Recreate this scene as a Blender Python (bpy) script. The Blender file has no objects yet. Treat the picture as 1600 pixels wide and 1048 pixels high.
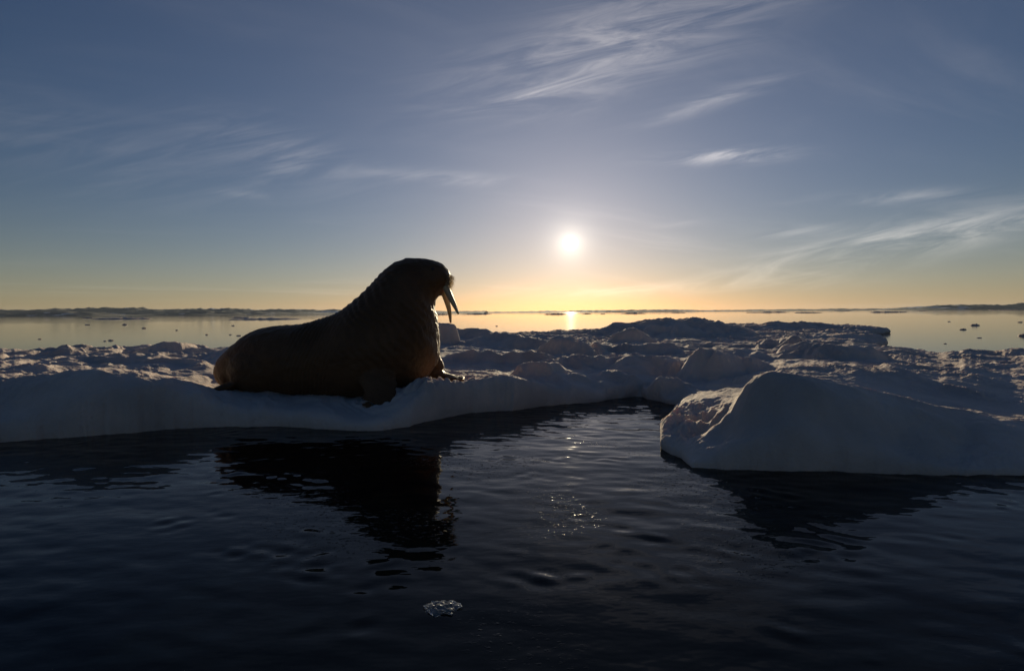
import bpy, bmesh, math, random
import numpy as np
from mathutils import Vector, noise as mnoise

sc = bpy.context.scene
col = sc.collection
random.seed(7)

# ------------------------------------------------------------------ camera
F = 889.0            # focal length in photo pixels (1600 wide)
ROLL = 0.0072
HC = 1.0             # camera height over the water
HOR = 35.5           # horizon above the picture's middle, photo pixels
cam = bpy.data.objects.new('camera', bpy.data.cameras.new('camera'))
col.objects.link(cam); sc.camera = cam
cam.location = (0, 0, HC)
cam.rotation_euler = (math.pi / 2, ROLL, 0)
cam.data.sensor_width = 36
cam.data.lens = 36 * F / 1600
cam.data.shift_y = -HOR / 1600
cam.data.clip_start = 0.05
cam.data.clip_end = 120000

# ------------------------------------------------------------------ sky
SUN_EL, SUN_AZ = math.radians(6.9), math.radians(5.9)
SUN_DIR = Vector((math.sin(SUN_AZ) * math.cos(SUN_EL), math.cos(SUN_AZ) * math.cos(SUN_EL), math.sin(SUN_EL)))
world = bpy.data.worlds.new('World'); sc.world = world; world.use_nodes = True
wt = world.node_tree; wn = wt.nodes; wl = wt.links


class NG:
    """small helper for node graphs"""
    def __init__(s, tree): s.t = tree; s.n = tree.nodes; s.l = tree.links
    def put(s, sock, v):
        if isinstance(v, bpy.types.NodeSocket): s.l.new(v, sock)
        else: sock.default_value = v
    def m(s, op, a, b=0.0, c=None, clamp=False):
        k = s.n.new('ShaderNodeMath'); k.operation = op; k.use_clamp = clamp
        s.put(k.inputs[0], a); s.put(k.inputs[1], b)
        if c is not None: s.put(k.inputs[2], c)
        return k.outputs[0]
    def v(s, op, a, b=None):
        k = s.n.new('ShaderNodeVectorMath'); k.operation = op
        s.put(k.inputs[0], a)
        if b is not None: s.put(k.inputs[1], b)
        return k.outputs['Value'] if op in ('DOT_PRODUCT', 'LENGTH') else k.outputs[0]
    def xyz(s, x, y, z=0.0):
        k = s.n.new('ShaderNodeCombineXYZ')
        for i, q in enumerate((x, y, z)): s.put(k.inputs[i], q)
        return k.outputs[0]
    def noise(s, vec, scale, detail=4.0, rough=0.5, dist=0.0):
        k = s.n.new('ShaderNodeTexNoise'); s.put(k.inputs['Vector'], vec)
        k.inputs['Scale'].default_value = scale; k.inputs['Detail'].default_value = detail
        k.inputs['Roughness'].default_value = rough; k.inputs['Distortion'].default_value = dist
        return k.outputs[0]
    def ramp(s, v, a, b, lo=0.0, hi=1.0):
        k = s.n.new('ShaderNodeMapRange'); k.interpolation_type = 'SMOOTHSTEP'
        s.put(k.inputs[0], v)
        for i, q in enumerate((a, b, lo, hi)): k.inputs[i + 1].default_value = q
        return k.outputs[0]
    def mixc(s, f, a, b):
        k = s.n.new('ShaderNodeMix'); k.data_type = 'RGBA'
        s.put(k.inputs[0], f); s.put(k.inputs[6], a); s.put(k.inputs[7], b)
        return k.outputs[2]


g = NG(wt)
sky = wn.new('ShaderNodeTexSky'); sky.sky_type = 'NISHITA'; sky.sun_disc = False
sky.sun_elevation = SUN_EL; sky.sun_rotation = SUN_AZ
sky.air_density = 1.0; sky.dust_density = 0.28; sky.ozone_density = 3.5
tc = wn.new('ShaderNodeTexCoord')
D = g.v('NORMALIZE', tc.outputs['Generated'])
sp = wn.new('ShaderNodeSeparateXYZ'); wl.new(D, sp.inputs[0])
dx, dy, dz = sp.outputs
# cirrus on a high flat layer: wisps stretched along the wind
lay = g.m('ADD', g.m('MAXIMUM', dz, 0.0), 0.10)
cu, cv = g.m('DIVIDE', dx, lay), g.m('DIVIDE', dy, lay)
wind = math.radians(28)
along = g.m('ADD', g.m('MULTIPLY', cu, math.cos(wind)), g.m('MULTIPLY', cv, math.sin(wind)))
across = g.m('SUBTRACT', g.m('MULTIPLY', cv, math.cos(wind)), g.m('MULTIPLY', cu, math.sin(wind)))
wisp = g.noise(g.xyz(g.m('MULTIPLY', along, 0.45), g.m('MULTIPLY', across, 1.7), 3.1), 1.6, 8.0, 0.62, 0.7)
veil = g.noise(g.xyz(g.m('MULTIPLY', along, 0.25), g.m('MULTIPLY', across, 0.7), 9.7), 1.3, 5.0, 0.55, 0.4)
general = g.m('MULTIPLY', g.ramp(veil, 0.46, 0.74), g.ramp(wisp, 0.40, 0.72))
# the denser cirrus banks that stand in this part of the sky (tangent coordinates: x/y, z/y)
iy = g.m('DIVIDE', 1.0, g.m('MAXIMUM', dy, 0.05))
gx, gz = g.m('MULTIPLY', dx, iy), g.m('MULTIPLY', dz, iy)
front = g.ramp(dy, 0.1, 0.3)
banks = None
#        px,  py,   rx,  ry, tilt, strength
for (px, py, rx, ry, tilt, st) in ((920, 95, 190, 52, 14, 1.0), (1080, 10, 200, 40, 12, .7), (1125, 155, 100, 12, 18, .75),
                                   (1140, 243, 90, 11, 2, 1.6), (1440, 372, 200, 26, 11, 2.3), (1400, 308, 110, 10, 3, .8),
                                   (430, 235, 110, 34, -18, .6), (690, 278, 110, 10, -4, .55), (1230, 362, 60, 8, 5, .55),
                                   (1010, 452, 260, 9, 2, .55), (380, 303, 40, 5, -5, .35), (180, 250, 260, 60, -8, .30),
                                   (1060, 350, 40, 5, 4, .35), (820, 150, 75, 12, 16, .8)):
    a = math.radians(tilt); ca, sa = math.cos(a), math.sin(a)
    ox, oz = (px - 800) / F, (488.5 - 0.0072 * (px - 800) - py) / F
    ux, uz = g.m('SUBTRACT', gx, ox), g.m('SUBTRACT', gz, oz)
    p = g.m('MULTIPLY', g.m('ADD', g.m('MULTIPLY', ux, ca), g.m('MULTIPLY', uz, sa)), F / rx)
    q = g.m('MULTIPLY', g.m('SUBTRACT', g.m('MULTIPLY', uz, ca), g.m('MULTIPLY', ux, sa)), F / ry)
    r2 = g.m('ADD', g.m('MULTIPLY', p, p), g.m('MULTIPLY', q, q))
    e = g.m('MULTIPLY', g.m('EXPONENT', g.m('MULTIPLY', r2, -0.9)), st)
    banks = e if banks is None else g.m('ADD', banks, e)
streak = g.noise(g.xyz(g.m('ADD', g.m('MULTIPLY', gx, 2.6), g.m('MULTIPLY', gz, 1.2)), g.m('SUBTRACT', g.m('MULTIPLY', gz, 17.0), g.m('MULTIPLY', gx, 3.2)), 1.7), 1.5, 9.0, 0.62, 0.9)
bank = g.m('MULTIPLY', g.m('MULTIPLY', banks, front), g.ramp(streak, 0.34, 0.78))
dens = g.m('ADD', g.m('MULTIPLY', bank, 0.85), g.m('MULTIPLY', general, 0.22))
dens = g.m('MULTIPLY', dens, g.ramp(dz, 0.0, 0.03), clamp=True)
cosang = g.v('DOT_PRODUCT', D, tuple(SUN_DIR))
ang = g.m('ARCCOSINE', g.m('MINIMUM', cosang, 1.0))
near = g.m('EXPONENT', g.m('MULTIPLY', ang, -2.2))
cloudL = g.m('MULTIPLY', dens, g.m('ADD', 0.10, g.m('MULTIPLY', near, 0.55)))
cl = wn.new('ShaderNodeVectorMath'); cl.operation = 'SCALE'
cl.inputs[0].default_value = (1.0, 0.87, 0.74); wl.new(cloudL, cl.inputs['Scale'])
# the sun's disc and the aureole thrown by ice crystals round it
disc = g.m('MULTIPLY', g.ramp(ang, 0.006, 0.014, 1.0, 0.0), 14.0)
aur = g.m('MULTIPLY', g.m('EXPONENT', g.m('MULTIPLY', ang, -50.0)), 1.1)
wide = g.m('MULTIPLY', g.m('EXPONENT', g.m('MULTIPLY', ang, -2.8)), 0.25)
sl = wn.new('ShaderNodeVectorMath'); sl.operation = 'SCALE'
sl.inputs[0].default_value = (1.0, 0.90, 0.74); wl.new(g.m('ADD', disc, aur), sl.inputs['Scale'])
bg = wn['Background']; bg.inputs[1].default_value = 0.05
skyb = wn.new('ShaderNodeHueSaturation'); skyb.inputs['Saturation'].default_value = 1.14      # clear cold air: deeper blue, a touch of violet
wl.new(g.v('MULTIPLY', sky.outputs[0], (1.05, .89, .97)), skyb.inputs['Color'])
add2 = wn.new('ShaderNodeBackground'); add2.inputs[1].default_value = 1.0
wd = wn.new('ShaderNodeVectorMath'); wd.operation = 'SCALE'
wd.inputs[0].default_value = (0.96, 0.96, 0.97); wl.new(wide, wd.inputs['Scale'])
hz_ = wn.new('ShaderNodeVectorMath'); hz_.operation = 'SCALE'          # warm low air along the whole horizon
hz_.inputs[0].default_value = (1.0, 0.88, 0.46)
wl.new(g.m('MULTIPLY', g.m('EXPONENT', g.m('MULTIPLY', g.m('ABSOLUTE', dz), -11.0)), 0.12), hz_.inputs['Scale'])
wl.new(g.v('ADD', g.v('ADD', g.v('ADD', cl.outputs[0], sl.outputs[0]), wd.outputs[0]), hz_.outputs[0]), add2.inputs[0])
wl.new(skyb.outputs[0], bg.inputs[0])
ash = wn.new('ShaderNodeAddShader')
wl.new(bg.outputs[0], ash.inputs[0]); wl.new(add2.outputs[0], ash.inputs[1])
wl.new(ash.outputs[0], wn['World Output'].inputs[0])

# ------------------------------------------------------------------ sun, exposure
sun = bpy.data.objects.new('sun', bpy.data.lights.new('sun', 'SUN')); col.objects.link(sun)
sun.data.energy = 5.0; sun.data.angle = math.radians(0.53); sun.data.color = (1.0, 0.84, 0.56)
sun.rotation_euler = SUN_DIR.to_track_quat('Z', 'Y').to_euler()
vs = sc.view_settings
vs.view_transform = 'Standard'; vs.look = 'None'; vs.gamma = 1.0; vs.exposure = -0.1; vs.use_curve_mapping = False
sc.cycles.use_denoising = True
sc.cycles.max_bounces = 6
sc.cycles.sample_clamp_indirect = 3.0
sc.cycles.sample_clamp_direct = 22.0

# ------------------------------------------------------------------ picture -> place
CR, SR = math.cos(ROLL), math.sin(ROLL)
def ray(px, py):
    x = (px - 800) / F; y = (524 - py) / F - HOR / F
    return x * CR + y * SR, -x * SR + y * CR          # X and Z per metre of depth
def at(px, py, Y):
    x, z = ray(px, py); return Vector((x * Y, Y, HC + z * Y))
def on(px, py, z=0.0):
    x, s = ray(px, py); Y = (z - HC) / s; return Vector((x * Y, Y, z))

# ------------------------------------------------------------------ noise
def _hash(ix, iy, seed):
    h = (ix.astype(np.int64) * 374761393 + iy.astype(np.int64) * 668265263 + seed * 982451653) & 0xFFFFFFFF
    h = ((h ^ (h >> 13)) * 1274126177) & 0xFFFFFFFF
    return ((h ^ (h >> 16)) & 0xFFFF).astype(np.float64) / 65535.0 * 2 * np.pi
def perlin(x, y, seed=0):
    ix, iy = np.floor(x), np.floor(y); fx, fy = x - ix, y - iy
    u, v = fx * fx * fx * (fx * (fx * 6 - 15) + 10), fy * fy * fy * (fy * (fy * 6 - 15) + 10)
    def gr(ox, oy):
        a = _hash(ix + ox, iy + oy, seed); return np.cos(a) * (fx - ox) + np.sin(a) * (fy - oy)
    a, b, c, d = gr(0, 0), gr(1, 0), gr(0, 1), gr(1, 1)
    return ((a + (b - a) * u) + ((c + (d - c) * u) - (a + (b - a) * u)) * v) * 1.5
def fbm(x, y, oct=4, seed=0, gain=.5):
    s = 0; a = 1.0
    for o in range(oct):
        s = s + a * perlin(x, y, seed + o * 17); a *= gain; x = x * 2.03 + 3.1; y = y * 2.03 - 1.7
    return s
def ridged(x, y, oct=3, seed=0):
    s = 0; a = 1.0
    for o in range(oct):
        s = s + a * (1 - np.abs(perlin(x, y, seed + o * 13)) * 2); a *= .5; x = x * 2.1 + 1.3; y = y * 2.1 + 4.7
    return s
def sstep(a, b, x):
    t = np.clip((x - a) / (b - a), 0, 1); return t * t * (3 - 2 * t)

# ------------------------------------------------------------------ materials
def mat(name):
    m = bpy.data.materials.new(name); m.use_nodes = True
    return m, NG(m.node_tree), m.node_tree.nodes['Principled BSDF']
def bump(gg, h, strength, dist, normal=None):
    k = gg.n.new('ShaderNodeBump'); k.inputs['Strength'].default_value = strength; k.inputs['Distance'].default_value = dist
    gg.put(k.inputs['Height'], h)
    if normal is not None: gg.put(k.inputs['Normal'], normal)
    return k.outputs[0]
def geo_pos(gg): return gg.n.new('ShaderNodeNewGeometry').outputs['Position']

def snow_material():
    m, q, b = mat('snow')
    P = geo_pos(q)
    n1 = q.noise(P, 1.3, 5, .55); n2 = q.noise(P, 30, 5, .65); n3 = q.noise(P, 160, 3, .7)
    c = q.mixc(q.ramp(n1, .35, .7), (.82, .66, .57, 1), (.62, .51, .45, 1))
    q.put(b.inputs['Base Color'], c)
    b.inputs['Roughness'].default_value = .85
    b.inputs['Specular IOR Level'].default_value = .12
    b.inputs['Subsurface Weight'].default_value = .5
    b.inputs['Subsurface Radius'].default_value = (1.0, .8, .6)
    b.inputs['Subsurface Scale'].default_value = .03
    nn = bump(q, n2, .8, .022); nn = bump(q, n3, .7, .005, nn)
    q.put(b.inputs['Normal'], nn)
    return m
def water_material():
    m, q, b = mat('sea_water')
    P = geo_pos(q)
    b.inputs['Base Color'].default_value = (.0012, .0025, .0035, 1)
    b.inputs['Specular IOR Level'].default_value = .18; b.inputs['Roughness'].default_value = .025; b.inputs['IOR'].default_value = 1.333
    n1 = q.noise(q.v('MULTIPLY', P, (7.0, 13.0, 1.0)), 1.0, 2, .5)
    paw = q.ramp(q.noise(q.v('MULTIPLY', P, (1.3, 1.0, 1.0)), 1.0, 2, .5), .46, .64)      # a cat's paw: a patch of capillary ripples
    off = q.v('MULTIPLY', q.v('SUBTRACT', P, (.3, 3.15, 0.0)), (1.0, .85, 0.0))
    near_paw = q.m('EXPONENT', q.m('MULTIPLY', q.v('DOT_PRODUCT', off, off), -1.0))
    paw = q.m('MULTIPLY', paw, q.m('ADD', near_paw, .05))
    n2 = q.m('MAXIMUM', q.m('SUBTRACT', q.noise(q.v('MULTIPLY', P, (32.0, 46.0, 1.0)), 1.0, 2, .6), .588), 0.0)
    h = q.m('ADD', q.m('MULTIPLY', n1, .0016), q.m('MULTIPLY', q.m('MULTIPLY', n2, paw), .017))
    q.put(b.inputs['Normal'], bump(q, h, 1.0, 1.0))
    return m
def skin_material():
    m, q, b = mat('walrus_hide')
    P = geo_pos(q)
    n1 = q.noise(P, 3.0, 5, .6); n2 = q.noise(P, 45, 4, .6)
    q.put(b.inputs['Base Color'], q.mixc(q.ramp(n1, .3, .7), (.10, .045, .016, 1), (.15, .07, .028, 1)))
    b.inputs['Roughness'].default_value = .55; b.inputs['Specular IOR Level'].default_value = .3
    b.inputs['Sheen Weight'].default_value = .08; b.inputs['Sheen Roughness'].default_value = .4
    b.inputs['Sheen Tint'].default_value = (1, .8, .55, 1)
    w = q.n.new('ShaderNodeTexVoronoi'); w.inputs['Scale'].default_value = 38; q.put(w.inputs['Vector'], P)
    nn = bump(q, n2, .5, .012); nn = bump(q, w.outputs[0], .35, .008, nn)
    q.put(b.inputs['Normal'], nn)
    return m
def plain(name, c, rough, **kw):
    m, q, b = mat(name)
    n = q.noise(geo_pos(q), kw.get('scale', 40), 4, .6)
    q.put(b.inputs['Base Color'], q.mixc(n, (*[v * .75 for v in c], 1), (*[min(1, v * 1.2) for v in c], 1)))
    b.inputs['Roughness'].default_value = rough
    return m, q, b
SNOW = snow_material(); WATER = water_material(); HIDE = skin_material()
TUSK, _, tb = plain('ivory', (.66, .48, .27), .4, scale=25)
tb.inputs['Subsurface Weight'].default_value = .2; tb.inputs['Subsurface Scale'].default_value = .01
EYE, _, _ = plain('eye_gloss', (.02, .012, .01), .1)
BRISTLE, _, bb = plain('bristle', (.55, .38, .18), .4)
bb.inputs['Transmission Weight'].default_value = .3
def hill_material():
    m, q, b = mat('rocky_shore')
    P = geo_pos(q)
    n = q.noise(q.v('MULTIPLY', P, (.0011, .0011, .006)), 1.0, 6, .6)
    q.put(b.inputs['Base Color'], q.mixc(q.ramp(n, .56, .62), (.085, .085, .085, 1), (.68, .70, .74, 1)))
    b.inputs['Roughness'].default_value = .9
    return m
HILL = hill_material()
def clear_ice():
    m, q, b = mat('clear_ice')
    b.inputs['Base Color'].default_value = (.9, .93, .95, 1); b.inputs['Roughness'].default_value = .06
    b.inputs['IOR'].default_value = 1.31; b.inputs['Transmission Weight'].default_value = .85
    q.put(b.inputs['Normal'], bump(q, q.noise(geo_pos(q), 60, 3, .5), .6, .01))
    return m
CLEAR = clear_ice()

# ------------------------------------------------------------------ mesh helpers
def mesh_np(name, co, quads, material, parent=None, normals=None, tris=None):
    me = bpy.data.meshes.new(name)
    co = np.asarray(co, np.float32); quads = np.asarray(quads, np.int32)
    me.vertices.add(len(co)); me.vertices.foreach_set('co', co.ravel())
    k = quads.shape[1]
    me.loops.add(quads.size); me.loops.foreach_set('vertex_index', quads.ravel())
    me.polygons.add(len(quads)); me.polygons.foreach_set('loop_start', np.arange(0, quads.size, k, dtype=np.int32))
    me.polygons.foreach_set('use_smooth', np.ones(len(quads), bool))
    me.update(calc_edges=True); me.validate()
    if normals is not None: me.normals_split_custom_set_from_vertices(np.asarray(normals, np.float32))
    me.materials.append(material)
    o = bpy.data.objects.new(name, me); col.objects.link(o); o.parent = parent
    return o
def tag(o, label=None, cat=None, group=None, kind=None):
    for k, v in (('label', label), ('category', cat), ('group', group), ('kind', kind)):
        if v: o[k] = v
    return o
def grid_quads(nr, nc):
    i = np.arange(nr * nc).reshape(nr, nc)
    return np.stack([i[:-1, :-1], i[:-1, 1:], i[1:, 1:], i[1:, :-1]], -1).reshape(-1, 4)
def loft(stations, n=40, steps=5, expo=2.0):
    """rings given by centre, u axis, v axis -> closed tube (verts, faces); Catmull-Rom between stations"""
    S = np.array([[*c, *u, *v] for c, u, v in stations], float)
    P = np.vstack([2 * S[0] - S[1], S, 2 * S[-1] - S[-2]])
    R = []
    for i in range(1, len(P) - 2):
        for t in np.arange(0, 1, 1 / steps):
            a, b, c, d = P[i - 1:i + 3]
            R.append(.5 * ((2 * b) + (c - a) * t + (2 * a - 5 * b + 4 * c - d) * t * t + (3 * b - a - 3 * c + d) * t ** 3))
    R.append(S[-1]); R = np.array(R)
    th = np.linspace(0, 2 * np.pi, n, endpoint=False)
    cc = np.sign(np.cos(th)) * np.abs(np.cos(th)) ** (2 / expo); ss = np.sign(np.sin(th)) * np.abs(np.sin(th)) ** (2 / expo)
    V = R[:, None, 0:3] + cc[None, :, None] * R[:, None, 3:6] + ss[None, :, None] * R[:, None, 6:9]
    verts = V.reshape(-1, 3).tolist(); faces = []
    m = len(R)
    for r in range(m - 1):
        for k in range(n):
            k2 = (k + 1) % n; faces.append((r * n + k, r * n + k2, (r + 1) * n + k2, (r + 1) * n + k))
    verts.append(R[0, :3].tolist()); verts.append(R[-1, :3].tolist())
    for k in range(n):
        k2 = (k + 1) % n
        faces.append((len(verts) - 2, k2, k)); faces.append((len(verts) - 1, (m - 1) * n + k, (m - 1) * n + k2))
    return verts, faces
def obj_py(name, verts, faces, material, parent=None, smooth=True):
    me = bpy.data.meshes.new(name); me.from_pydata([tuple(v) for v in verts], [], faces); me.update()
    if smooth: me.polygons.foreach_set('use_smooth', [True] * len(me.polygons))
    me.materials.append(material)
    o = bpy.data.objects.new(name, me); col.objects.link(o); o.parent = parent
    return o

# ------------------------------------------------------------------ sea: one sheet, rippled near the camera
def build_sea():
    x0, x1, y0, y1, st = -5.4, 5.4, .5, 8.2, .02
    xs = np.arange(x0, x1 + 1e-6, st); ys = np.arange(y0, y1 + 1e-6, st)
    X, Y = np.meshgrid(xs, ys); Z = np.zeros_like(X)
    rng = np.random.default_rng(5)
    for i in range(46):
        lam = .09 * (9.0 ** rng.random()); th = rng.normal(1.35, .55)
        k = 2 * np.pi / lam
        Z += (.0125 * (.09 / lam) ** .45 / k) * np.cos(k * (X * math.cos(th) + Y * math.sin(th)) + rng.random() * 6.28)
    patch = .65 + .5 * fbm(X * .5, Y * .8, 2, 91)
    paw = sstep(.05, .55, fbm(X * 1.1 + 4, Y * 1.5, 3, 19)) * sstep(.0, .35, fbm(X * 2.7, Y * 3.4 + 7, 2, 29) + .15)
    Z *= np.clip(patch, .25, 1.3)
    for i in range(14):                                        # cat's paws: short ripples in patches
        lam = rng.uniform(.085, .15); th = rng.normal(1.4, .6); k = 2 * np.pi / lam
        Z += paw * (.030 / k) * np.cos(k * (X * math.cos(th) + Y * math.sin(th)) + rng.random() * 6.28)
    edge = np.minimum(np.minimum(X - xs[0], xs[-1] - X), np.minimum(Y - ys[0], ys[-1] - Y))
    Z *= sstep(0, 1.2, edge)
    co = np.stack([X, Y, Z], -1).reshape(-1, 3); q = grid_quads(len(ys), len(xs))
    xa, xb, ya, yb = xs[0], xs[-1], ys[0], ys[-1]
    V = [co]; Q = [q]; n = len(co)
    ring = np.array([[xa, ya, 0], [xb, ya, 0], [xb, yb, 0], [xa, yb, 0]])
    cx, cy = (xa + xb) / 2, (ya + yb) / 2
    for s in (12, 40, 120, 400, 1500, 6000, 38000):
        nxt = np.array([[cx - s, cy - s, 0], [cx + s, cy - s, 0], [cx + s, cy + s, 0], [cx - s, cy + s, 0]])
        V.append(ring); V.append(nxt)
        for k in range(4):
            k2 = (k + 1) % 4; Q.append(np.array([[n + k2, n + k, n + 4 + k, n + 4 + k2]]))
        n += 8; ring = nxt
    o = mesh_np('sea', np.vstack(V), np.vstack(Q), WATER); o['kind'] = 'structure'
    return o
build_sea()

# ------------------------------------------------------------------ the ice: one relief, cut into its floes and hummocks
shore_px = [(-700, 740), (-300, 706), (0, 691), (100, 684), (200, 677), (300, 669), (400, 666), (480, 669), (540, 673), (600, 672), (640, 666),
            (680, 656), (740, 646), (800, 641), (860, 634), (920, 629), (960, 624), (1000, 619), (1010, 624), (1062, 634), (1050, 646),
            (1058, 660), (1030, 676), (1030, 700), (1062, 716), (1080, 731), (1150, 734), (1300, 737), (1450, 742), (1600, 743), (2100, 748),
            (2100, 566), (1700, 563), (1500, 564), (1410, 561), (1345, 551), (1388, 541), (1380, 536), (1335, 531),
            (1390, 520), (1340, 516), (1200, 513.5), (1100, 513), (1000, 516), (940, 524), (800, 531), (700, 534), (560, 545), (340, 559), (150, 562), (0, 564), (-300, 570), (-700, 580)]
shore = np.array([[*on(px, py)[:2]] for px, py in shore_px])

def signed_distance(X, Y):
    """positive inside the floe; also the inward direction"""
    best = np.full(X.shape, 1e9); nx = np.zeros_like(X); ny = np.zeros_like(X); inside = np.zeros(X.shape, bool)
    n = len(shore)
    for i in range(n):
        ax, ay = shore[i]; bx, by = shore[(i + 1) % n]; ex, ey = bx - ax, by - ay
        t = np.clip(((X - ax) * ex + (Y - ay) * ey) / (ex * ex + ey * ey), 0, 1)
        qx, qy = X - (ax + t * ex), Y - (ay + t * ey); d = np.hypot(qx, qy)
        u = d < best; best = np.where(u, d, best)
        nx = np.where(u, qx / (d + 1e-9), nx); ny = np.where(u, qy / (d + 1e-9), ny)
        c = ((ay > Y) != (by > Y)) & (X < (bx - ax) * (Y - ay) / (by - ay + 1e-12) + ax); inside ^= c
    s = np.where(inside, 1.0, -1.0)
    return best * s, nx * s, ny * s

# heights of the gentle surface: (photo px, py, depth) of points on it
ctrl = [(-400, 560, 5.2), (-150, 596, 5.0), (0, 603, 5.0), (60, 596, 5.0), (110, 588, 5.0), (155, 580, 5.0), (205, 586, 5.05), (260, 599, 5.1), (305, 609, 5.2),
        (0, 660, 4.55), (155, 650, 4.6), (300, 648, 4.7), (-200, 668, 4.5), (60, 655, 4.6), (230, 650, 4.65),
        (0, 588, 6.2), (120, 586, 6.2), (250, 588, 6.3), (330, 596, 6.0), (0, 565, 8.3), (150, 566, 8.3), (280, 563, 8.3), (0, 552, 10.4), (150, 552, 10.4), (300, 551, 10.2), (-300, 560, 9),
        (360, 606, 6.0), (420, 612, 5.9), (480, 617, 5.8), (540, 622, 5.6), (600, 630, 5.45), (640, 612, 5.8),
        (400, 646, 5.0), (480, 645, 5.0), (560, 650, 4.98), (620, 643, 5.05), (350, 640, 5.0),
        (688, 599, 6.4), (720, 598, 6.35), (500, 575, 7.6), (600, 575, 7.6), (420, 575, 7.6), (500, 553, 10), (600, 553, 10),
        (650, 600, 5.52), (690, 600, 5.62), (730, 600, 5.75), (780, 588, 6.0), (820, 590, 6.15), (870, 602, 6.3), (920, 607, 6.4), (970, 612, 6.5), (1000, 606, 6.8),
        (760, 587, 6.9), (850, 589, 6.9), (950, 592, 6.9), (740, 573, 8.2), (850, 573, 8.2), (950, 573, 8.2), (760, 556, 10.2), (900, 556, 10.2), (1000, 556, 10.2),
        (760, 540, 13.5), (900, 540, 13.5), (1050, 539, 13), (760, 530, 17), (900, 530, 17), (1060, 522, 19), (1100, 512, 26), (1000, 513, 25),
        (1060, 605, 6.6), (1110, 592, 6.9), (1150, 588, 6.9), (1200, 573, 7.3), (1180, 560, 8.6), (1300, 556, 9), (1150, 543, 11), (1280, 545, 11),
        (1250, 520, 19), (1300, 516, 22), (1200, 516, 22),
        (1060, 655, 4.55), (1100, 648, 4.5), (1075, 690, 4.0), (1045, 690, 4.05), (1110, 668, 4.1), (1140, 632, 4.05), (1165, 601, 4.05), (1040, 630, 5.75),
        (1130, 612, 5.2), (1175, 594, 3.92), (1195, 590, 3.84), (1225, 595, 3.80), (1260, 604, 3.77), (1300, 614, 3.76), (1340, 624, 3.76), (1250, 611, 4.4), (1200, 606, 4.5), (1160, 615, 4.5), (1362, 634, 3.76), (1420, 648, 3.76), (1470, 664, 3.76), (1530, 672, 3.76), (1600, 679, 3.76), (1800, 690, 3.76),
        (1120, 700, 3.72), (1200, 650, 3.67), (1300, 660, 3.66), (1400, 684, 3.66), (1500, 702, 3.66), (1650, 710, 3.66),
        (1300, 608, 4.7), (1400, 628, 4.7), (1500, 640, 4.7), (1620, 645, 4.7),
        (1220, 578, 5.9), (1320, 571, 6.2), (1400, 576, 6.3), (1500, 586, 6.4), (1600, 594, 6.4), (1750, 600, 6.4),
        (1400, 568, 8), (1500, 570, 8), (1600, 570, 8), (1450, 556, 10), (1600, 556, 10), (1800, 570, 8), (1850, 560, 10)]
CT = np.array([list(at(*c)) for c in ctrl])

# hummocks: px, py of the top, depth, half width left/right (px), depth half size front/back (m), sharpness, floe
hum = [(745, 514, 17, 50, 60, 1.0, 1.3, 1.6), (785, 521, 13.6, 62, 60, .8, 1.2, 1.4), (867, 521, 10.6, 34, 42, .5, .9, 1.2), (930, 529, 10.7, 34, 30, .4, .8, 1.7),
       (988, 516, 14, 40, 45, .8, 1.1, 1.6), (1037, 532, 10.6, 62, 70, .5, .9, 1.7), (975, 535, 10.9, 30, 40, .4, .7, 1.8), (802, 543, 8.8, 26, 70, .35, .8, 1.8),
       (748, 547, 8.8, 40, 45, .4, .8, 1.6), (826, 562, 7.0, 38, 46, .28, .6, 1.8), (915, 552, 8.1, 70, 66, .4, .8, 1.7), (1018, 549, 7.8, 80, 55, .32, .6, 1.8),
       (1016, 574, 6.4, 55, 60, .22, .35, 1.8), (1095, 537, 7.1, 46, 70, .3, .6, 1.9), (1232, 524, 10.6, 24, 36, .4, .6, 1.3), (1280, 535, 8.7, 56, 90, .45, .8, 1.3),
       (1155, 541, 9.2, 50, 56, .45, .8, 1.6), (1088, 498, 19.5, 165, 75, 2.2, 3.0, 1.15), (1215, 505, 23, 80, 175, 1.3, 2.0, 1.5), (1325, 523, 16.3, 80, 66, .7, .9, 1.4), (1155, 509, 22, 22, 25, .8, 1., 1.5),
       (690, 505, 13.5, 13, 13, .3, .4, 1.2), (245, 534, 9.9, 75, 62, .4, .8, 1.7), (90, 541, 9.9, 70, 55, .4, .7, 1.7), (368, 533, 9.4, 60, 90, .5, .8, 1.5), (165, 550, 8.6, 60, 70, .4, .7, 1.7),
       (1520, 544, 10.6, 50, 120, .3, .5, 1.5), (1390, 553, 9.8, 80, 70, .3, .6, 1.5), (1490, 619, 5.4, 28, 22, .22, .3, 1.6), (40, 566, 7.2, 70, 60, .35, .6, 1.7), (1245, 508, 24, 60, 90, 1., 1.4, 1.4),
       (948, 597, 6.55, 40, 45, .15, .3, 1.7), (898, 585, 6.75, 36, 40, .2, .35, 1.7), (960, 578, 7.1, 34, 30, .2, .4, 1.7), (860, 575, 7.3, 30, 36, .2, .4, 1.7), (1060, 560, 8.3, 30, 34, .25, .4, 1.7)]

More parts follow.
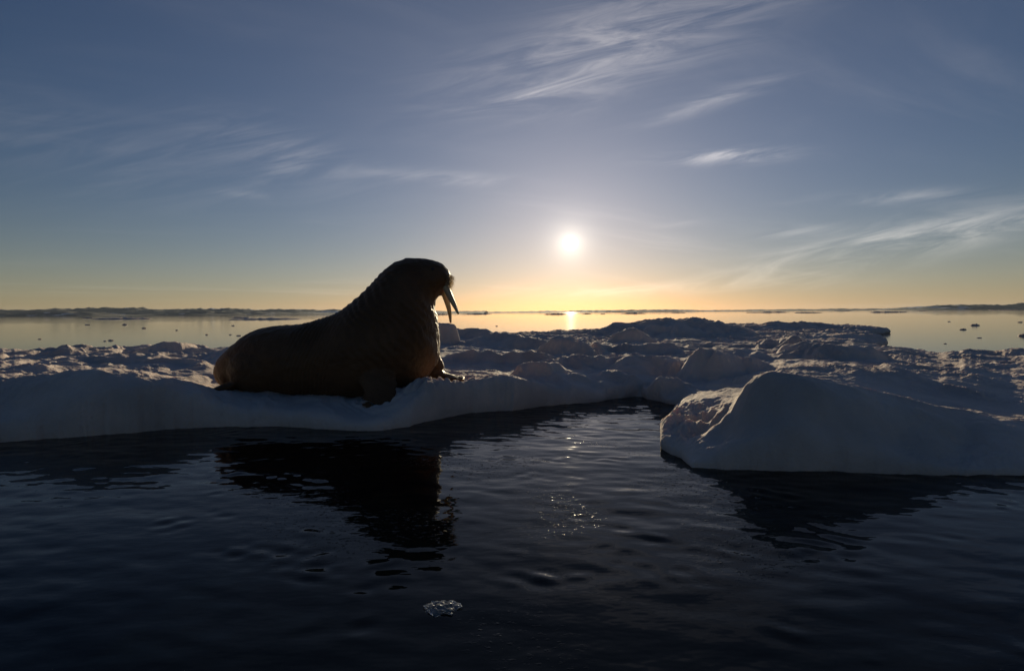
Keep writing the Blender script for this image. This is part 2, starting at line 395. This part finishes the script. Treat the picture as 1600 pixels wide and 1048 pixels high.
def relief(X, Y):
    # smooth surface through the control points (normalised Gaussian weights whose reach grows with depth)
    wx = X + .07 * fbm(X * 1.6, Y * 1.6, 3, 5); wy = Y + .07 * fbm(X * 1.6 + 9, Y * 1.6, 3, 6)
    U = np.stack([CT[:, 0] / CT[:, 1], np.log(CT[:, 1])], 1); c2 = .012 ** 2
    ph = np.sqrt(((U[:, None] - U[None]) ** 2).sum(-1) + c2); n = len(U)
    A = np.zeros((n + 1, n + 1)); A[:n, :n] = ph - 1e-3 * np.eye(n); A[:n, n] = 1; A[n, :n] = 1
    w = np.linalg.solve(A, np.append(CT[:, 2], 0))
    u = wx / Y; v = np.log(np.maximum(wy, 1)); H = np.full(X.shape, w[n])
    for i in range(n): H += w[i] * np.sqrt((u - U[i, 0]) ** 2 + (v - U[i, 1]) ** 2 + c2)
    H = np.clip(H, .04, .8)
    dom = np.full(X.shape, -1, int)
    sc_ = np.clip(Y / 7, .6, 2.2)
    for i, (px, py, d, wl_, wr_, yf, yb, p) in enumerate(hum):
        c = at(px, py, d); k = d / F
        f1 = lambda x, y: .24 * s0 * fbm(x / s0 * 1.5 + i * 3, y / s0 * 1.5, 3, 40 + i)
        f2 = lambda x, y: .26 * s0 * fbm(x / s0 * 1.3, y / s0 * 1.3 + i * 5, 3, 80 + i)
        s0 = min(max(d / 7, .6), 2.2); one = np.ones((1, 1)); box = (np.abs(X - c.x) < 2.5 * max(wl_, wr_) * k + .5 * s0) & (np.abs(Y - c.y) < 2.5 * max(yf, yb) + .5 * s0)
        sub = np.where(box.any(1))[0]; r0, r1 = sub[0], sub[-1] + 1; sub = np.where(box.any(0))[0]; c0, c1 = sub[0], sub[-1] + 1
        Xs, Ys, Hs = X[r0:r1, c0:c1], Y[r0:r1, c0:c1], H[r0:r1, c0:c1]
        jx = Xs - c.x + f1(Xs, Ys) - f1(one * c.x, one * c.y); jy = Ys - c.y + f2(Xs, Ys) - f2(one * c.x, one * c.y)
        ex = 1.12 if p >= 1.5 else 1.05
        u = np.where(jx < 0, jx / (wl_ * k * ex), jx / (wr_ * k * ex)); v = np.where(jy < 0, jy / yf, jy / yb)
        r = np.sqrt(u * u + v * v)
        h = np.clip(1 - r, 0, 1)
        bell = np.clip(1 - r * r, 0, 1)
        h = bell ** 1.25 if p < 1.5 else .6 * bell ** 2 + .4 * h ** 1.15
        hz = Hs + np.maximum((c.z - Hs) * (.85 if d < 13 else 1), .06) * h
        up = (hz > Hs + .035 * s0)
        dom[r0:r1, c0:c1] = np.where(up, i, dom[r0:r1, c0:c1]); H[r0:r1, c0:c1] = np.maximum(Hs, hz)
    # wind-carved relief
    a = sstep(4.6, 6.5, Y) * .5 + .5
    flat_face = (sstep(.5, 1.2, X) * sstep(4.2, 3.9, Y))       # the right block's smooth front
    a = a * (1 - .4 * flat_face)
    rg = ridged(X * .85 / sc_ + .5 * fbm(X, Y, 2, 3), Y * 2.5 / sc_ + .5 * fbm(X * .8, Y * .8, 2, 4), 3, 23) - .8
    H = H + .048 * sc_ * a * rg + .022 * sc_ * a * fbm(X * 2.4 / sc_, Y * 5 / sc_, 4, 33)
    rough = .35 + .65 * sstep(-.1, .5, fbm(X * .9, Y * .9, 2, 77))
    H = H + .015 * rough * (a * .8 + .2) * fbm(X * 14, Y * 16, 3, 55, .6)
    rb = np.exp(-(((X - 1.35) / .33) ** 2 + ((Y - 4.5) / .45) ** 2))
    H = H + rb * .07 * (ridged(X * 5, Y * 3.5, 3, 71) - .8)
    # knobbly rotten snow beside the walrus' flippers
    kn = np.exp(-(((X + .75) / .55) ** 2 + ((Y - 5.55) / .28) ** 2))
    H = H + kn * .05 * (np.abs(perlin(X * 9, Y * 9, 8)) * 2 + .5 * np.abs(perlin(X * 19, Y * 19, 9)))
    return H, dom

def build_ice():
    t = np.linspace(-1.35, 1.45, 1120)
    ys = np.exp(np.linspace(math.log(3.2), math.log(33), 640))
    Y = np.repeat(ys[:, None], len(t), 1); X = Y * t[None, :]
    sd, nx, ny = signed_distance(X, Y)
    sd0 = sd.copy()
    wob = np.clip(Y / 8, .35, 2)
    sd = sd + .06 * wob * fbm(X * 2.2 / wob, Y * 2.2 / wob, 4, 61) +   .007 * wob * fbm(X * 11 / wob, Y * 11 / wob, 3, 67)
    H, dom = relief(X, Y)
    H = np.maximum(H, .03)
    band = .11 * np.clip(Y / 6, .6, 3)
    e = np.clip(sd / band, 0, 1)
    top = H * (.30 + .70 * np.sqrt(np.clip(1 - (1 - e) ** 2, 0, 1)))
    o = np.clip(-sd / band, 0, 1)                              # outside: folded under as the undercut edge
    Z = np.where(sd >= 0, top, H * .30 * (1 - o) ** 1.2 - .22 * o ** 1.3)
    push = np.where(sd < 0, -sd * 1.0 + band * .55 * sstep(0, 1, o), 0)
    PX, PY = X + nx * push, Y + ny * push
    P = np.stack([PX, PY, Z], -1)
    du = np.gradient(P, axis=1); dv = np.gradient(P, axis=0)
    N = np.cross(du, dv); N /= np.linalg.norm(N, axis=-1, keepdims=True) + 1e-12
    for i in range(len(hum)):                                  # a hummock is one connected patch; crumbs go back to the floe
        m = np.argwhere(dom == i)
        if not len(m): continue
        (ra, ca), (rb, cb) = m.min(0), m.max(0) + 1
        w = dom[ra:rb, ca:cb]; lab = np.where(w == i, np.arange(1, w.size + 1).reshape(w.shape), 0)
        while True:
            pd = np.pad(lab, 1); mx = lab
            for a_ in (0, 1, 2):
                for b_ in (0, 1, 2): mx = np.maximum(mx, pd[a_:a_ + lab.shape[0], b_:b_ + lab.shape[1]])
            mx = np.where(lab > 0, mx, 0)
            if (mx == lab).all(): break
            lab = mx
        ids, cnt = np.unique(lab[lab > 0], return_counts=True)
        w[(lab > 0) & (lab != ids[cnt.argmax()])] = -1
    q = grid_quads(*X.shape)
    keep = (sd.ravel() > -band.ravel())[q].all(1); q = q[keep]
    P = P.reshape(-1, 3); N = N.reshape(-1, 3)
    cq = q[:, 0]; fx, fy = X.ravel()[cq], Y.ravel()[cq]; fd = dom.ravel()[cq]
    # which floe a face belongs to
    a = at(1000, 600, 6.9); pxs = 800 + fx / fy * F
    line = np.interp(fy, [3, 5.6, 6.4, 7.0, 8.0, 9.2, 12, 14, 17, 40], [1000, 1000, 1008, 1120, 1180, 1190, 1330, 1300, 1120, 930])
    floe = np.where(pxs > line, 1, 0)
    floe = np.where((fy > 13.5) & (pxs > np.interp(fy, [13.5, 15, 17, 40], [1290, 1180, 930, 930])), 2, floe)
    roots = []
    for lab, cat in (('long snow covered ice floe with the walrus lying on its edge', 'ice floe'),
                     ('tall snow block in the right foreground with shaded flat face over dark water', 'ice floe'),
                     ('distant low ice floe with broad flat topped mound and narrow spits behind', 'ice floe')):
        roots.append((lab, cat))
    out = []
    for k, (lab, cat) in enumerate(roots):
        root = None
        hs = [-1]
        for i in range(len(hum)):
            s = (fd == i)
            if s.sum() and np.bincount(floe[s], minlength=3).argmax() == k: hs.append(i)
        inhs = np.isin(fd, hs[1:])
        mine = (floe == k) & (fd == -1) 
        for i in hs:
            f = mine if i == -1 else (fd == i)
            if f.sum() < 30:
                continue
            qq = q[f]; ids, inv = np.unique(qq, return_inverse=True)
            ob = mesh_np('ice_floe' if i == -1 else 'snow_hummock', P[ids], inv.reshape(-1, 4), SNOW, root, N[ids])
            if i == -1:
                root = tag(ob, lab, cat, 'ice floes'); out.append(root)
    return out
floes = build_ice()

# ------------------------------------------------------------------ walrus
YW = 6.05
def W(px, py, y=0.0):
    p = at(px, py, YW); return Vector((p.x, p.y + y, p.z))
def build_walrus():
    base = W(560, 612)
    root = bpy.data.objects.new('walrus', None); col.objects.link(root); root.location = base
    st = [((339, 578), (341, 588), .05), ((347, 561), (347, 597), .17), ((361, 545), (360, 604), .27), ((394, 519), (400, 612), .38), ((435, 508.5), (440, 616), .44),
          ((474, 505.5), (485, 619), .47), ((523.5, 491), (540, 622), .52), ((554, 471), (600, 618), .55), ((580, 446), (655, 600), .53), ((600, 425), (684, 564), .46),
          ((613, 413.5), (685.5, 532), .40), ((625, 407), (683, 502), .34), ((639, 403), (679, 480), .28), ((655, 404), (682, 467), .24), ((671, 406), (689, 460), .215),
          ((685, 409.5), (694, 455), .20), ((697, 417.5), (700, 446), .16), ((703.5, 428), (704, 437), .07)]
    S = []
    for tp, bt, w in st:
        a, b = W(*tp), W(*bt); S.append((tuple((a + b) / 2), tuple((a - b) / 2), (0, w, 0)))
    parts = [loft(S, 48, 5, 2.15)]
    def limb(rows, n=24):
        parts.append(loft([(tuple(W(px, py, y)), u, v) for px, py, y, u, v in rows], n, 5, 2.0))
    # near fore flipper: shoulder, elbow, wrist, spread hand
    limb([(588, 560, -.30, (.16, 0, .10), (0, .16, 0)), (606, 584, -.46, (.17, 0, .04), (0, .13, .04)), (614, 603, -.58, (.155, -.02, -.02), (0, .09, .05)),
          (609, 617, -.68, (.15, -.03, -.04), (0, .07, .04)), (606, 616, -.72, (.06, -.01, -.01), (0, .03, .02))])
    # far fore flipper: upright arm, hand pointing away to the right
    limb([(640, 540, .22, (.18, 0, .06), (0, .18, 0)), (662, 565, .30, (.15, 0, .0), (0, .15, 0)), (670, 583, .34, (.125, 0, .03), (0, .12, 0)), (678, 592, .34, (.05, 0, .06), (0, .13, 0)),
          (694, 595, .33, (.01, 0, .045), (0, .14, 0)), (710, 597, .32, (0, 0, .03), (0, .15, 0)), (722, 597.5, .31, (0, 0, .016), (0, .10, 0))])
    # hind flippers folded under the rump
    for y in (-.24, .22):
        limb([(404, 588, y, (.10, 0, .08), (0, .13, 0)), (388, 597, y * 1.2, (.06, 0, .07), (0, .12, 0)), (372, 600, y * 1.25, (.02, 0, .04), (0, .13, 0)), (360, 601, y * 1.3, (0, 0, .015), (0, .10, 0))])
    # whisker pads, chin, thigh bulge
    def ball(px, py, y, rx, ry, rz):
        c = W(px, py, y); bm = bmesh.new(); bmesh.ops.create_icosphere(bm, subdivisions=4, radius=1)
        vs_ = [(c.x + v.co.x * rx, c.y + v.co.y * ry, c.z + v.co.z * rz) for v in bm.verts]
        parts.append((vs_, [tuple(v.index for v in f.verts) for f in bm.faces])); bm.free()
    for y in (-.085, .085): ball(693.5, 436, y, .075, .10, .085)
    ball(687, 455, 0, .05, .09, .05)
    for y in (-.26, .26): ball(420, 572, y, .30, .20, .24)
    verts, faces = [], []
    for v, f in parts:
        o = len(verts); verts += [tuple(q) for q in v]; faces += [tuple(i + o for i in ff) for ff in f]
    tmp = obj_py('walrus_rough', verts, faces, HIDE)
    rm = tmp.modifiers.new('r', 'REMESH'); rm.mode = 'VOXEL'; rm.voxel_size = .014
    sm = tmp.modifiers.new('s', 'SMOOTH'); sm.iterations = 3; sm.factor = .5
    dg = bpy.context.evaluated_depsgraph_get(); ev = tmp.evaluated_get(dg)
    me = bpy.data.meshes.new_from_object(ev); bpy.data.objects.remove(tmp)
    n = len(me.vertices); co = np.empty(n * 3, np.float32); me.vertices.foreach_get('co', co); co = co.reshape(-1, 3).astype(float)
    no = np.empty(n * 3, np.float32); me.vertices.foreach_get('normal', no); no = no.reshape(-1, 3).astype(float)
    px = 800 + co[:, 0] / YW * F; py = 489.5 - (co[:, 2] - HC) / YW * F
    jit = np.array([mnoise.noise(Vector(c) * 4.0) for c in co]); fine = np.array([mnoise.fractal(Vector(c) * 16.0, 1, 2, 3) for c in co])
    folds = np.sin((px + .35 * (py - 560)) * 1.0 + jit * 4) * np.exp(-((px - 505) / 34) ** 2) * .0085
    neck = np.sin((px * .75 - py * .65) * .55 + jit * 5) * np.exp(-((px - 610) / 60) ** 2 - ((py - 490) / 70) ** 2) * .009
    cell = np.array([mnoise.voronoi(Vector(c) * 17.0)[0][0] for c in co])
    knob = np.clip(.42 - cell, 0, 1) * .030 * np.exp(-((px - 672) / 34) ** 2 - ((py - 515) / 60) ** 2)
    co += no * (folds + neck + knob + .007 * fine + .006 * jit)[:, None]
    me.vertices.foreach_set('co', (co - np.array(base)).astype(np.float32).ravel())
    me.polygons.foreach_set('use_smooth', np.ones(len(me.polygons), bool)); me.materials.clear(); me.materials.append(HIDE); me.update()
    body = bpy.data.objects.new('body', me); col.objects.link(body); body.parent = root
    def child(name, v, f, m):
        return obj_py(name, [tuple(Vector(q) - base) for q in v], f, m, root)
    # tusks
    for pts, y0, y1, r0 in ((((693, 441), (699, 452), (706, 466), (712, 478), (717.5, 489)), -.085, -.13, .036), (((688, 448), (693.5, 461), (698, 475), (701, 489), (702.3, 503)), .085, .11, .034)):
        rows = []
        for i, (a, b) in enumerate(pts):
            f = i / (len(pts) - 1); c = W(a, b, y0 + (y1 - y0) * f); r = r0 * (1 - .68 * f ** 1.8); rows.append((tuple(c), (r, 0, r * .3), (0, r * .85, 0)))
        c = Vector(rows[-1][0]) + Vector((.006, 0, -.014)); rows.append((tuple(c), (.003, 0, .001), (0, .003, 0)))
        child('tusk', *loft(rows, 20, 6), TUSK)
    # whiskers: one tuft on each pad
    rnd = random.Random(4)
    for sgn in (-1, 1):
        v, f = [], []
        for k in range(110):
            a = rnd.uniform(-.9, 1.25); b = rnd.uniform(-.75, .95)
            d = Vector((math.cos(b) * math.cos(a * .6), sgn * math.sin(max(b, -.15)), -math.sin(a) * .8)).normalized()
            c = W(693.5, 436, sgn * .085) + Vector((d.x * .070, d.y * .095, d.z * .08)); L = rnd.uniform(.025, .06)
            dirn = (d + Vector((.15, 0, -.75))).normalized(); r = .0016; o = len(v)
            s1 = dirn.orthogonal().normalized(); s2 = dirn.cross(s1)
            for j, (tt, rr) in enumerate(((0, 1), (.5, .8), (1, .25))):
                p = c + dirn * L * tt + Vector((0, 0, -.012 * tt * tt))
                for h in range(3): v.append(p + (s1 * math.cos(h * 2.094) + s2 * math.sin(h * 2.094)) * r * rr)
            for j in range(2):
                for h in range(3): f.append((o + j * 3 + h, o + j * 3 + (h + 1) % 3, o + j * 3 + 3 + (h + 1) % 3, o + j * 3 + 3 + h))
        child('whisker_tuft', v, f, BRISTLE)
    for sgn in (-1, 1):
        bm = bmesh.new(); bmesh.ops.create_uvsphere(bm, u_segments=16, v_segments=10, radius=.017); c = W(680, 423, sgn * .19)
        child('eye', [v.co + c for v in bm.verts], [tuple(q.index for q in ff.verts) for ff in bm.faces], EYE); bm.free()
    tag(root, 'large dark brown walrus with two ivory tusks resting on the snowy ice edge', 'walrus')
    return root
build_walrus()

# ------------------------------------------------------------------ hills on the far shore
def build_hills(name, Yd, pts, depth, seed):
    """pts: (px, height px over the waterline); a range with real depth"""
    pxs = np.array([p[0] for p in pts], float); hs = np.array([p[1] for p in pts], float)
    xs = np.linspace(pxs[0], pxs[-1], 420); v = np.linspace(-1, 1, 28)
    PX, V = np.meshgrid(xs, v); X = (PX - 800) / F * Yd; Yv = Yd + V * depth
    Hh = np.interp(PX, pxs, hs) / F * Yd
    n = fbm(X * .0016, Yv * .0010, 5, seed)
    prof = np.clip(1 - np.abs(V) ** 1.5, 0, 1)
    Z = Hh * prof * (1 + .28 * n) + Hh * .25 * fbm(X * .006, Yv * .004, 3, seed + 3) * prof - 3
    o = mesh_np(name, np.stack([X, Yv, Z], -1).reshape(-1, 3), grid_quads(*X.shape), HILL); o['kind'] = 'structure'
    return o
build_hills('hills', 15000, [(-500, 8), (-200, 9), (0, 9.5), (50, 8.5), (100, 11.5), (125, 10), (148, 11.5), (185, 10), (220, 11.5), (240, 8.5), (300, 8.5), (330, 9.5), (400, 7), (450, 8), (500, 6.5), (560, 5.5), (640, 4), (760, 3)], 1500, 11)
build_hills('hills', 11000, [(-500, 5), (-100, 7), (40, 6), (100, 7), (160, 5), (190, 1), (240, 1.5), (270, 5), (330, 5.5), (400, 4), (480, 3), (560, 1)], 700, 21)
build_hills('hills', 12000, [(1385, .6), (1420, 4), (1440, 5), (1500, 7.5), (1560, 7), (1600, 8.5), (1800, 11), (2100, 10)], 900, 31)
build_hills('hills', 17000, [(680, 2), (800, 2), (950, 3.2), (1050, 3.4), (1100, 1.8), (1180, 2.2), (1300, 2.4), (1400, 2.5), (1500, 2)], 900, 41)

# ------------------------------------------------------------------ drift ice on the open water
def drift(px, py, wpx, hpx, label, seed, name='drift_ice', cat='drift ice', group='drift ice on the open water'):
    c = on(px, py); k = c.y / F; L = wpx * k / 2; h = max(hpx * k, .02); Dp = max(L * .45, h * 1.5)
    rng = np.random.default_rng(seed); nr, nc = 13, 41
    u = np.linspace(-1, 1, nc); v = np.linspace(-1, 1, nr); U, V = np.meshgrid(u, v)
    R = np.maximum(np.abs(U) ** 2.0 + np.abs(V) ** 2.2, 0)
    sx = rng.random() * 50
    n = fbm(U * 3.2 + sx, V * 1.4, 4, seed); n2 = np.abs(fbm(U * 7 + sx, V * 2.5 + 9, 3, seed + 5))
    Z = np.where(R < 1, h * (np.clip(1 - R, 0, 1) ** .45) * np.clip(.45 + .55 * n + .7 * n2, .08, 1.4), 0) - .06 * h
    Z = np.where((np.abs(U) > .99) | (np.abs(V) > .99), -.4 * h, Z)
    X = U * L * (1 + .08 * n); Yv = V * Dp * (1 + .25 * fbm(U * 2 + sx, V, 2, seed + 9))
    o = mesh_np(name, np.stack([X, Yv, Z], -1).reshape(-1, 3), grid_quads(nr, nc), SNOW); o.location = c
    tag(o, label, cat, group)
    return o
big = [(190, 498.5, 92, 2.6, 'long thin dark ice strip below the hills near left edge'), (137, 497.2, 18, 1.2, 'faint ice sliver left of the long strip under the hills'),
       (414, 499.0, 116, 2.6, 'longest flat ice strip above the walrus rump'), (376, 496.6, 30, 1.8, 'low ice sliver just above the strip over the walrus rump'),
       (688, 491.6, 26, 1.6, 'thin ice strip touching the left tusk'), (745, 490.9, 46, 1.6, 'thin ice strip just right of the tusk tips'),
       (868, 491.2, 38, 2.0, 'dark ice strip directly below the sun'), (917, 490.4, 14, 1.2, 'short ice sliver right of the strip below the sun'), (942, 490.6, 8, 1.0, 'tiny ice sliver midway between sun and snow mound'),
       (990, 489.9, 38, 1.8, 'ice strip above the left end of the broad snow mound'), (1060, 488.8, 24, 1.2, 'ice strip above the crest of the broad snow mound'),
       (1200, 488.2, 66, 1.5, 'thin ice strip above the far floe'), (1262, 488.6, 44, 1.5, 'dark ice strip above the tip of the far floe'), (1318, 485.9, 30, .9, 'faint ice sliver right of the far floe strips'),
       (1386, 488.0, 58, 1.8, 'ice strip on open water beyond the far spit tip'), (1570, 484.2, 50, .9, 'thin ice sliver under the right hand headland'), (1440, 486.0, 20, .8, 'faint ice sliver left of the headland')]
for i, (px, py, w, h, lab) in enumerate(big): drift(px, py, w, h, lab, 100 + i)
small = [(195, 507.5, 8, 2, 'dark ice lump under the long left strip'), (137, 507.5, 9, 1.4, 'flat ice scrap left of the dark lump on calm water'), (225, 513, 7, 1.6, 'pale ice scrap between the strip and the snow shore'),
         (173, 532, 8, 2, 'dark ice lump nearest the snow on the left'), (164, 533, 5, 1.4, 'small ice lump beside the darker lump near left snow'), (62, 530, 6, 1.2, 'small ice scrap near the left edge of the photo'),
         (276, 516, 4, 1.2, 'tiny ice scrap midway between left hummock and strip'), (364, 509, 5, 1.4, 'small ice lump above the walrus back'), (373, 524.5, 7, 1.6, 'dark ice lump left of the walrus rump'), (360, 523, 4, 1.2, 'tiny ice scrap left of the lump by the rump'), (323, 523, 4, 1.4, 'small ice scrap above the left snow shore'),
         (776, 509.5, 4, 1, 'tiny ice scrap right of the walrus chest'),
         (1523, 508.5, 14, 3, 'dark ice lump floating alone at the right'), (1505, 515, 10, 2, 'low flat ice bit below the lone dark lump'), (1594, 503.5, 7, 1.5, 'small ice scrap at the right photo edge'), (1530, 528, 8, 1.4, 'faint ice scrap well below the lone dark lump'),
         (1477, 537, 5, 1.2, 'tiny ice scrap above the right snow shore'), (1483, 502.5, 5, 1, 'tiny ice scrap left of the lone dark lump'), (1598, 525, 8, 4.5, 'pale rounded ice lump cut by the right photo edge')]
for i, (px, py, w, h, lab) in enumerate(small): drift(px, py, w, h, lab, 300 + i, 'ice_fragment', 'ice fragment', 'ice fragments on the open water')

# clear lump of ice bobbing in the near water
def clear_lump():
    c = on(690, 950); bm = bmesh.new(); bmesh.ops.create_icosphere(bm, subdivisions=4, radius=1)
    for v in bm.verts:
        n = mnoise.fractal(v.co * 2.2, 1, 2, 4); s = 1 + .45 * n
        v.co = Vector((v.co.x * .055 * s, v.co.y * .042 * s, v.co.z * .012 * s + .001))
    me = bpy.data.meshes.new('clear_ice_lump'); bm.to_mesh(me); bm.free(); me.materials.append(CLEAR)
    o = bpy.data.objects.new('clear_ice_lump', me); col.objects.link(o); o.location = c
    tag(o, 'small glinting lump of clear ice floating in the dark foreground water', 'ice lump')
clear_lump()

# ------------------------------------------------------------------ haze
def build_haze():
    bm = bmesh.new(); bmesh.ops.create_cube(bm, size=1)
    for v in bm.verts: v.co = Vector((v.co.x * 78000, v.co.y * 78000 + 7, (v.co.z + .5) * 304 - 4))
    me = bpy.data.meshes.new('haze'); bm.to_mesh(me); bm.free()
    m = bpy.data.materials.new('haze_air'); m.use_nodes = True; t = m.node_tree; t.nodes.clear()
    o_ = t.nodes.new('ShaderNodeOutputMaterial'); p = t.nodes.new('ShaderNodeVolumePrincipled')
    p.inputs['Color'].default_value = (.70, .82, .98, 1); p.inputs['Density'].default_value = 5.0e-6; p.inputs['Anisotropy'].default_value = .35
    t.links.new(p.outputs[0], o_.inputs['Volume']); me.materials.append(m)
    o = bpy.data.objects.new('haze', me); col.objects.link(o); o['kind'] = 'stuff'
build_haze()
